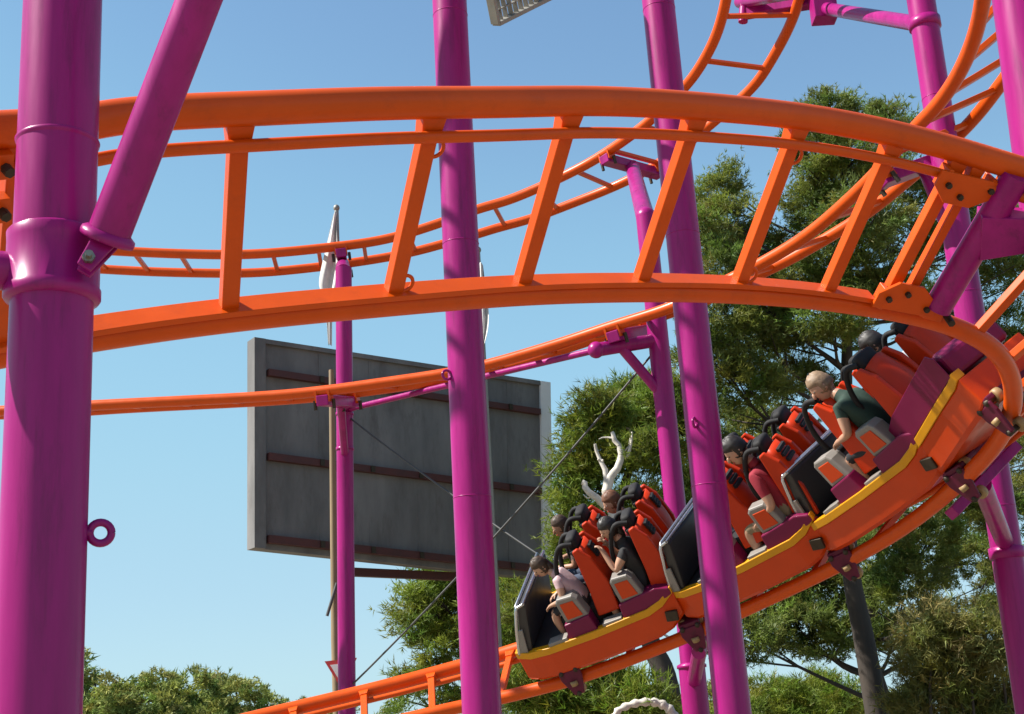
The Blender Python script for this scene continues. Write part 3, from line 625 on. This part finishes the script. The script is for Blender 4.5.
# ------------------------------------------------------------------ riders
def person(mw, hip, label, shirt, legs, skin, hair, s=1., lean=.15, arms='hold', yaw=0., pitch=0., long_hair=False, bare_arm=False):
    root = bpy.data.objects.new('person', None)
    V = []; E = []; Rr = []; lab = []
    def v(p, r, l): V.append(Vector(p)*s); Rr.append(r*s); lab.append(l); return len(V)-1
    def ch(a, items):
        for p, r, l in items:
            i = v(p, r, l); E.append((a, i)); a = i
        return a
    sl, cl = math.sin(lean), math.cos(lean)
    T = lambda x, y, z: (x*cl+z*sl, y, z*cl-x*sl)
    pel = v((0, 0, .02), .125, 'legs'); wa = ch(pel, [(T(.0, 0, .17), .115, 'shirt')]); chst = ch(wa, [(T(.0, 0, .34), .135, 'shirt')])
    nb = ch(chst, [(T(.0, 0, .48), .075, 'shirt'), (T(.015, 0, .545), .052, 'skin'), (T(.03, 0, .60), .05, 'skin')])
    for sg in (1, -1):
        sh = ch(chst, [(T(0, sg*.155, .43), .066, 'shirt')])
        if arms == 'hold':   pts = [T(.10, sg*.215, .26), T(.27, sg*.15, .30)]
        elif arms == 'up':   pts = [T(.17, sg*.20, .30), T(.20, sg*.13, .50)]
        elif arms == 'down': pts = [T(.02, sg*.22, .17), T(.22, sg*.17, .12)]
        else:                pts = [T(.16, sg*.21, .24), T(.30, sg*.15, .36)]
        al = 'skin' if bare_arm else 'shirt'
        mid1 = [(a+b)/2 for a, b in zip(T(0, sg*.155, .43), pts[0])]
        e = ch(sh, [(mid1, .050, al), (pts[0], .040, 'skin')])
        d = nrm(np.array(pts[1])-np.array(pts[0])); wv = np.array(pts[1])
        ha = ch(e, [(tuple(wv), .027, 'skin'), (tuple(wv+d*.045), .030, 'skin')])
        side = nrm(np.cross(d, [0, 1, 0])) if abs(d[1]) < .8 else np.array([0, 0, 1.])
        lat = np.cross(d, side)
        for k, (off, ln) in enumerate(((-.027, .062), (-.009, .072), (.009, .068), (.026, .052))):
            q = wv+d*.075+lat*off
            ch(ha, [(tuple(q), .0095, 'skin'), (tuple(q+d*ln*.5-side*.012), .0088, 'skin'), (tuple(q+d*ln*.7-side*.04), .0075, 'skin')])
        q = wv+d*.03+lat*.035*sg
        ch(ha, [(tuple(q), .011, 'skin'), (tuple(q+d*.035+lat*.02*sg-side*.02), .0095, 'skin')])
        hp = ch(pel, [((.04, sg*.085, -.01), .088, 'legs')])
        kn = ch(hp, [((.20, sg*.11, .03), .080, 'legs'), ((.36, sg*.125, .06), .060, 'legs2'), ((.41, sg*.125, .045), .056, 'skin')])
        ch(kn, [((.43, sg*.12, -.08), .054, 'skin'), ((.42, sg*.115, -.24), .036, 'skin'), ((.43, sg*.115, -.285), .040, 'shoe'), ((.52, sg*.12, -.30), .032, 'shoe')])
    me = bpy.data.meshes.new('person'); me.from_pydata([tuple(q) for q in V], E, [])
    o = bpy.data.objects.new('tmp', me); COL.objects.link(o); o.modifiers.new('skin', 'SKIN')
    for i, r in enumerate(Rr): me.skin_vertices[0].data[i].radius = (r, r)
    me.skin_vertices[0].data[0].use_root = True
    sb = o.modifiers.new('sub', 'SUBSURF'); sb.levels = 2; sb.render_levels = 2
    dg = bpy.context.evaluated_depsgraph_get(); m2 = bpy.data.meshes.new_from_object(o.evaluated_get(dg)); bpy.data.objects.remove(o)
    # head with face, joined into the same mesh
    hc = Vector(T(.055, 0, .685))*s
    rot = Matrix.Rotation(yaw, 3, 'Z') @ Matrix.Rotation(pitch+lean*.6, 3, 'Y')
    def hf(d, q):
        q = q.copy()
        if d[2] < -.1: q[1] *= 1-.25*min(1, -d[2]); q[0] *= 1-.10*min(1, -d[2])
        if d[2] < -.55 and d[0] > 0: q[0] += .012
        if d[0] < -.2: q[0] *= 1.05
        return q
    hb = MB(); hb.ell((0, 0, 0), .098, .076, .122, 20, 14, hf)
    hb.ell((.098, 0, -.012), .020, .013, .026, 8, 6, lambda d, q: q+np.array([.008*(d[2] < 0), 0, 0]))
    for sg in (1, -1): hb.ell((-.005, sg*.078, -.01), .018, .010, .030, 8, 6)
    hb.cur = 1
    for sg in (1, -1): hb.ell((.084, sg*.031, .012), .008, .012, .007, 8, 5)
    hb.cur = 2; hb.ell((.088, 0, -.060), .008, .022, .005, 8, 5)
    hv = [tuple((rot @ (Vector(q)*s)) + hc) for q in hb.v]
    m2.materials.clear(); bm = bmesh.new(); bm.from_mesh(m2)
    # skin colours by the nearest bone
    seg = [(np.array(V[a]), np.array(V[b]), lab[b], max(Rr[a], Rr[b])) for a, b in E]
    idx = {'shirt': 1, 'legs': 2, 'legs2': 2, 'skin': 0, 'shoe': 3}
    for f in bm.faces:
        c = np.array(f.calc_center_median()); best = (9, 'skin')
        for a, b, l, r in seg:
            ab = b-a; t = max(0, min(1, (c-a)@ab/(ab@ab+1e-9))); dd = np.linalg.norm(c-a-ab*t)/(r+1e-6)*.3+np.linalg.norm(c-a-ab*t)
            if dd < best[0]: best = (dd, l)
        f.material_index = idx[best[1]]; f.smooth = True
    nv = [bm.verts.new(q) for q in hv]
    for fc, mi in zip(hb.f, hb.mi):
        try:
            f = bm.faces.new([nv[i] for i in dict.fromkeys(fc)]); f.smooth = True; f.material_index = {0: 0, 1: 4, 2: 5}[mi]
        except ValueError: pass
    bmesh.ops.remove_doubles(bm, verts=nv, dist=1e-5)
    bmesh.ops.recalc_face_normals(bm, faces=bm.faces)
    bm.to_mesh(m2); bm.free()
    for q in (skin, shirt, legs, 'dark', 'eye', 'red'): m2.materials.append(M[q])
    m2.name = 'person'; body = bpy.data.objects.new('person', m2); COL.objects.link(body)
    bpy.data.objects.remove(root)
    # hair: cap over the skull, open at the face
    h = MB()
    def hairf(d, q):
        front = d[0] > .35 and d[2] < .42
        low = d[2] < (-.75 if long_hair else -.38)
        k = 1.0
        if front or low: k = .86
        jitter = 1+.05*math.sin(d[0]*23+d[1]*17)*math.cos(d[2]*19)+.03*math.sin(d[1]*61+d[2]*37)
        return q*k*jitter
    h.ell((-.006, 0, .012), .110, .089, .130, 28, 20, hairf)
    if long_hair: h.ell((-.07, 0, -.09), .05, .085, .12, 12, 8)
    h.v = [tuple((rot @ (Vector(q)*s)) + hc) for q in h.v]
    ho = h.build('hair', hair, body, local=True)
    body.matrix_world = mw @ Matrix.Translation(hip)
    tag(body, label, 'person'); return body
Z0 = .54
def seat_hip(i, dx=0, dz=0): return Vector(((SEATS[i][0]+.13)*.92+dx, SEATS[i][1], Z0+dz))
person(CARM[0], seat_hip(0, -.03, .04)+Vector((0, .06, 0)), 'child in a pale pink shirt bent forward in the front row, brown hair', 'pink_shirt', 'dark_shorts', 'skin', 'hair_brown', .74, .45, 'hold', .6, .1, True, True)
person(CARM[0], seat_hip(1), 'brown haired rider on the far side of the front row, beyond the pink shirted child', 'brown_top', 'denim', 'skin_tan', 'hair_brown', .80, .12, 'hold', .6, .0)
person(CARM[0], seat_hip(2, -.05, .02)+Vector((0, .06, 0)), 'dark haired child holding both hands up at the shoulder restraint in the leading car', 'black_top', 'dark_shorts', 'skin', 'hair_dark', .82, .10, 'up', .7, .15, True, True)
person(CARM[0], seat_hip(3), 'reddish haired rider in a coral shirt in front of the bare white branches', 'coral_shirt', 'denim', 'skin', 'hair_red', .84, .10, 'hold', .6, .0)
person(CARM[1], seat_hip(2, -.06, .0)+Vector((0, .06, 0)), 'man with dark hair in a maroon shirt and khaki shorts', 'maroon_shirt', 'khaki', 'skin', 'hair_dark', .96, .12, 'down', .75, .12)
person(CARM[2], seat_hip(2, .11, .03)+Vector((0, .05, 0)), 'rider with thin fair hair, bare arms and a dark green top', 'green_top', 'dark_shorts', 'skin', 'hair_grey', .92, .26, 'hold', 1.0, -.05, False, True)
person(CARM[2], seat_hip(3, .06, -.04), 'dark haired rider in a white shirt shaded under the front rail', 'white_shirt', 'denim', 'skin_tan', 'hair_dark', .95, .15, 'hold', .7, .0)
# ------------------------------------------------------------------ trees
def needles(blobs, name, mt, parent, seed, clusters, tufts, nl=.11, nw=.010, droop=0., per=6):
    "pine foliage: clumps of needle tufts spread through ellipsoids (centre xyz, radii xyz)"
    r = np.random.default_rng(seed); C_ = []; N_ = []; Tn = []
    vol = np.array([b[3]*b[4]*b[5] for b in blobs])**(2/3); k = np.maximum(1, (clusters*vol/vol.sum()).astype(int))
    for b, n in zip(blobs, k):
        d = r.normal(size=(n, 3)); d /= np.linalg.norm(d, axis=1, keepdims=True); rad = r.uniform(.25, 1.08, (n, 1))**.6
        c = np.array(b[:3])+d*rad*np.array(b[3:6]); c[:, 2] -= droop*(1-rad[:, 0])
        out = nrm_rows(d*np.array([1, 1, .6])+np.array([0, 0, .45])); sz = r.uniform(.55, 1.3, n)
        tint = np.stack([r.uniform(.76, 1.16, n), r.uniform(.9, 1.14, n), r.uniform(.7, 1.3, n)], 1)*r.uniform(.75, 1.2, (n, 1))
        C_.append(c); N_.append(np.concatenate([out, sz[:, None]], 1)); Tn.append(tint)
    C_ = np.vstack(C_); N_ = np.vstack(N_); Tn = np.vstack(Tn); n = len(C_)
    sp = CLUSTER*N_[:, 3][:, None, None]
    tc = C_[:, None, :]+r.normal(size=(n, tufts, 3))*sp*np.array([1, 1, .55])+N_[:, None, :3]*sp*r.uniform(0, 1.2, (n, tufts, 1))
    td = nrm_rows(N_[:, None, :3]*.9+r.normal(size=(n, tufts, 3))*.55-np.array([0, 0, droop*.6]))
    tc = tc.reshape(-1, 3); td = td.reshape(-1, 3); tt = np.repeat(Tn, tufts, 0); m_ = len(tc)
    nd = nrm_rows(td[:, None, :]+r.normal(size=(m_, per, 3))*SPREAD); L = nl*r.uniform(.6, 1.2, (m_, per, 1))
    sd = nrm_rows(np.cross(nd, r.normal(size=(m_, per, 3))))*nw*.5
    base = tc[:, None, :]+td[:, None, :]*nl*r.uniform(-.3, .5, (m_, per, 1))
    a = base-sd; b_ = base+sd; c = base+nd*L
    v = np.stack([a, b_, c], 2).reshape(-1, 3)
    off = np.array(parent_world(parent)) if parent is not None else np.zeros(3)
    v = v-off; nf = len(v)//3
    me = bpy.data.meshes.new(name); me.vertices.add(len(v)); me.vertices.foreach_set('co', v.astype(np.float32).ravel())
    me.loops.add(len(v)); me.loops.foreach_set('vertex_index', np.arange(len(v), dtype=np.int32))
    me.polygons.add(nf); me.polygons.foreach_set('loop_start', np.arange(0, len(v), 3, dtype=np.int32)); me.polygons.foreach_set('loop_total', np.full(nf, 3, np.int32))
    me.update(calc_edges=True)
    at = me.attributes.new('tint', 'FLOAT_COLOR', 'FACE'); col = np.concatenate([np.repeat(tt, per, 0), np.ones((nf, 1))], 1).astype(np.float32); at.data.foreach_set('color', col.ravel())
    me.materials.append(M[mt]); o = bpy.data.objects.new(name, me); COL.objects.link(o)
    if parent is not None: o.parent = parent
    return o
def nrm_rows(a): return a/(np.linalg.norm(a, axis=-1, keepdims=True)+1e-9)
CLUSTER = .105; SPREAD = .6
def px_blobs(lst, Y, seed, dy=1.0):
    r = np.random.default_rng(seed); out = []
    for px, py, rx, ry in lst:
        y = Y+r.uniform(-dy, dy); c = P(px, py, y); k = y/FPX; out.append((*c, rx*k, (rx+ry)*.5*k, ry*k))
    return out
def limbs(root, trunk, blobs, seed, r0, mt='bark', share=1.0):
    "trunk polyline plus a limb to each clump"
    r = np.random.default_rng(seed); tr = cr(trunk, 6); n = len(tr); b = MB()
    b.tube(tr, [r0*(1-.8*i/n) for i in range(n)], 14); trunk_o = b.build('trunk', mt, root)
    b = MB()
    for q in blobs:
        if r.random() > share: continue
        c = np.array(q[:3]); i = max(2, min(n-1, int(np.argmin(np.linalg.norm(tr-(c-np.array([0, 0, np.linalg.norm((tr[-1]-c)[:2])*.5])), axis=1))))); a = tr[i]
        mid = (a+c)/2+r.normal(size=3)*.12+np.array([0, 0, -.15]); rr = r0*.32*(1-.5*i/n)
        path = cr([a, mid, c], 4); b.tube(path, np.linspace(rr, .012, len(path)), 7)
        for _ in range(3):
            e = c+r.normal(size=3)*np.array(q[3:6])*.7; b.tube([path[-4], (path[-4]+e)/2+r.normal(size=3)*.05, e], [.018, .013, .006], 5)
    b.build('limbs', mt, root)
# big pine on the right: two leaders
big = [(830, 112, 26, 24), (856, 128, 30, 22), (885, 120, 20, 18), (905, 140, 22, 18), (815, 150, 30, 26), (850, 172, 44, 30), (890, 178, 34, 26), (935, 190, 26, 24), (812, 200, 34, 28), (860, 220, 46, 28),
       (720, 190, 24, 26), (735, 222, 34, 26), (708, 232, 20, 26), (758, 250, 30, 26), (722, 272, 32, 28), (765, 292, 34, 24), (716, 316, 32, 26), (752, 336, 40, 24), (712, 362, 30, 26), (748, 388, 44, 26), (790, 330, 36, 28), (800, 270, 30, 26),
       (905, 235, 34, 28), (955, 250, 30, 26), (985, 215, 18, 22), (1010, 225, 22, 26), (1000, 270, 30, 26), (840, 270, 40, 26), (890, 290, 40, 26), (945, 310, 40, 26), (1010, 330, 34, 28), (835, 322, 38, 24), (960, 360, 36, 26), (800, 385, 36, 24), (1030, 390, 34, 40), (765, 432, 40, 26), (700, 430, 26, 30), (715, 470, 30, 24)]
rt = thing('pine_tree', 'tallest pine, its crown spreading behind the curve and the upper train cars', 'tree', (*P(862, 714, 21)[:2], 0), 'pines behind the ride')
bb1 = px_blobs(big, 21, 1, 1.3); base = np.array([*P(880, 700, 21)[:2], 0])
limbs(rt, [base, P(866, 650, 21), P(850, 560, 21), P(846, 420, 21.1), P(848, 280, 21.1), P(842, 150, 21)], bb1, 2, .19)
needles(bb1, 'crown', 'pine', rt, 3, 1500, 42, nl=.098, nw=.016)
low = [(790, 560, 44, 30), (840, 590, 46, 26), (770, 600, 40, 28), (800, 630, 40, 22), (745, 640, 34, 22), (835, 640, 40, 18), (880, 560, 40, 26), (905, 590, 40, 24), (930, 545, 38, 26), (975, 560, 40, 28), (1010, 590, 30, 30), (960, 500, 34, 24), (1000, 505, 34, 26), (895, 630, 30, 16), (870, 520, 36, 22), (1020, 470, 26, 34)]
rt = thing('pine_tree', 'dark spreading pine low on the right below the train', 'tree', (*P(925, 714, 24)[:2], 0), 'pines behind the ride')
bb2 = px_blobs(low, 24, 5, 1.4); base = np.array([*P(905, 714, 24)[:2], 0])
limbs(rt, [base, P(880, 690, 24), P(868, 640, 24), P(880, 560, 24), P(900, 490, 24)], bb2, 6, .17)
needles(bb2, 'crown', 'pine', rt, 7, 780, 40, nl=.108, nw=.018)
# middle pine with bleached dead branches
midb = [(605, 408, 24, 18), (640, 402, 26, 20), (590, 425, 20, 16), (660, 425, 24, 20), (628, 428, 30, 18), (582, 452, 16, 20), (572, 480, 14, 22), (594, 470, 16, 14), (655, 455, 30, 18), (578, 515, 18, 24), (640, 500, 24, 14), (574, 550, 16, 22), (600, 545, 30, 24), (640, 540, 34, 22), (680, 500, 22, 26), (690, 545, 22, 24), (625, 452, 22, 14), (668, 398, 20, 16), (566, 590, 26, 24), (535, 612, 26, 20), (595, 600, 34, 24)]
rt = thing('pine_tree', 'bright green pine right of the billboard with bleached dead branches', 'tree', (*P(622, 714, 19)[:2], 0), 'pines behind the ride')
bb3 = px_blobs(midb, 19.3, 8, .9); base = np.array([*P(678, 714, 19)[:2], 0])
limbs(rt, [base, P(668, 690, 19), P(650, 640, 19), P(632, 560, 19), P(622, 500, 19), P(640, 440, 19)], bb3, 9, .19, share=.7)
needles(bb3, 'crown', 'greenpine', rt, 10, 800, 30, nl=.13, nw=.016)
Yd = 18.2; b = MB()
for path, r0, r1 in (([(626, 560), (618, 520), (611, 498), (606, 484)], .11, .09), ([(606, 486), (612, 470), (620, 456), (621, 443), (615, 434), (612, 426)], .085, .03), ([(606, 486), (605, 464), (600, 450), (595, 438)], .06, .025), ([(610, 502), (596, 492), (586, 480), (582, 476)], .07, .045), ([(603, 455), (598, 453)], .03, .02), ([(627, 452), (631, 440), (632, 426)], .035, .012), ([(615, 435), (606, 431), (599, 433)], .025, .008), ([(621, 447), (628, 440), (630, 432)], .02, .006), ([(592, 489), (588, 492), (584, 489)], .02, .008)):
    q = cr([P(x, y+6, Yd) for x, y in path], 2); q[1:-1] += rng.normal(size=q[1:-1].shape)*.014; b.tube(q, np.linspace(r0, r1, len(q))*.8*(1+rng.normal(size=len(q))*.08), 9)
b.build('dead_branch', 'deadwood', rt)
# left-of-middle pine below the billboard
lf = [(408, 598, 18, 12), (432, 590, 24, 18), (470, 582, 30, 22), (510, 590, 26, 22), (420, 622, 24, 16), (455, 618, 34, 22), (500, 625, 34, 24), (440, 650, 32, 20), (485, 660, 36, 22), (530, 650, 26, 24), (455, 690, 40, 20), (520, 690, 40, 20), (412, 690, 22, 16)]
rt = thing('pine_tree', 'pine below the billboard between the two middle columns', 'tree', (*P(485, 714, 20.5)[:2], 0), 'pines behind the ride')
bb4 = px_blobs(lf, 24.5, 11, .8); base = np.array([*P(485, 714, 24.5)[:2], 0])
limbs(rt, [base, P(486, 690, 24.5), P(480, 640, 24.5), P(490, 590, 24.5)], bb4, 12, .15)
needles(bb4, 'crown', 'greenpine', rt, 13, 420, 30, nl=.14, nw=.020)
# bushes along the bottom
def bush(label, lst, Y, mt, seed, cl, droop=0., name='bush', nl=.14, nw=.016):
    cx = sum(q[0] for q in lst)/len(lst); p0 = P(cx, 714, Y); rt = thing(name, label, 'bush', (p0[0], Y, 0), 'bushes under the ride')
    bl = px_blobs(lst, Y, seed, .5)
    needles(bl, 'foliage', mt, rt, seed+50, cl, 22, nl=nl, nw=nw, droop=droop); b = MB(); r = np.random.default_rng(seed)
    for q in bl:
        c = np.array(q[:3]); a = np.array([p0[0]+r.normal()*.2, Y+r.normal()*.1, 0]); b.tube(cr([a, (a+c)/2+r.normal(size=3)*.15, c], 4), np.linspace(.035, .01, 9), 6)
    b.build('stems', 'bark', rt); return rt
bush('bright green bush under the leading car beside the white curved branch', [(540, 690, 34, 22), (590, 690, 40, 18), (575, 712, 40, 16), (640, 706, 30, 16), (610, 725, 50, 20)], 15.5, 'greenpine', 21, 260)
bush('yellow green drooping bush at the lower right beside the right-hand column', [(935, 625, 30, 24), (965, 632, 34, 28), (995, 640, 28, 26), (915, 655, 26, 20), (950, 668, 40, 26), (990, 680, 36, 26), (930, 700, 44, 20), (985, 712, 44, 20)], 19, 'olive', 22, 380, .25)
bush('low green bush between the columns at the bottom, left of the leaning trunk', [(770, 700, 34, 16), (815, 694, 34, 16), (850, 702, 26, 14), (740, 712, 30, 14), (800, 716, 60, 16)], 26, 'greenpine', 23, 260)
# white curved branch in the bush
q = cr([P(x, y, 14.6) for x, y in ((613, 718), (619, 710), (633, 704), (648, 702), (661, 704), (671, 711), (676, 722))], 5)
wb_ = MB().tube(q, [.030+.010*math.sin(i*1.9)+.022*i/len(q) for i in range(len(q))], 12).build('curved_branch', 'deadwood')
tag(wb_, 'white knobbly arched branch at the bottom edge under the train', 'branch')
# distant tree line
r = np.random.default_rng(77); Yf = 62
spots = [(72, 656, 26), (98, 664, 24), (118, 684, 20), (140, 680, 22), (165, 676, 24), (190, 674, 24), (214, 678, 22), (236, 676, 22), (258, 684, 20), (280, 692, 20), (300, 706, 18), (128, 700, 24), (175, 700, 26), (225, 702, 26), (270, 712, 22), (330, 712, 18), (20, 676, 26), (45, 668, 24), (-8, 672, 26),
         (700, 690, 22), (722, 686, 20), (745, 690, 22), (775, 684, 22), (800, 690, 22), (825, 686, 22), (852, 688, 20), (880, 694, 22), (905, 690, 20), (380, 715, 20)]
protos = []
def far_tree(i):
    rr = np.random.default_rng(300+i); root = thing('far_tree', 'small distant pine in the tree line low at the left', 'tree', (0, 0, 0), 'distant tree line')
    h = 6.0; bl = [(rr.normal()*.55, rr.normal()*.5, h*(.45+.11*k)+rr.normal()*.2, *(np.array([1.25, 1.2, .62])*rr.uniform(.75, 1.15)*(1.12-.13*k))) for k in range(5)]+[(rr.normal()*.9, rr.normal()*.7, h*.5+rr.normal()*.5, .8, .8, .5) for _ in range(3)]
    needles(bl, 'crown', 'farpine', root, 400+i, 170, 16, nl=.30, nw=.075)
    MB().tube([(0, 0, 0), (.1, 0, 2.6), (.05, .05, 5)], [.18, .14, .04], 8).build('trunk', 'bark', root); return root
CLUSTER = .22
for i in range(4): protos.append(far_tree(i))
CLUSTER = .105
used = [False]*4
for i, (px, py, rp) in enumerate(spots):
    k = i % 4; o = protos[k] if not used[k] else tree_copy(protos[k]); used[k] = True
    y = Yf+r.uniform(-4, 4)+(6 if px > 600 else 0); c = P(px, py-rp*.75, y); sc_ = max(.3, c[2]/6.6)
    o.location = (c[0], c[1], 0); o.scale = (sc_*r.uniform(.9, 1.15),)*2+(sc_,); o.rotation_euler = (0, 0, r.uniform(0, 6.28))
    o['label'] = 'small distant pine in the tree line low at the left' if px < 450 else 'small distant pine in the tree line below the train at the right'
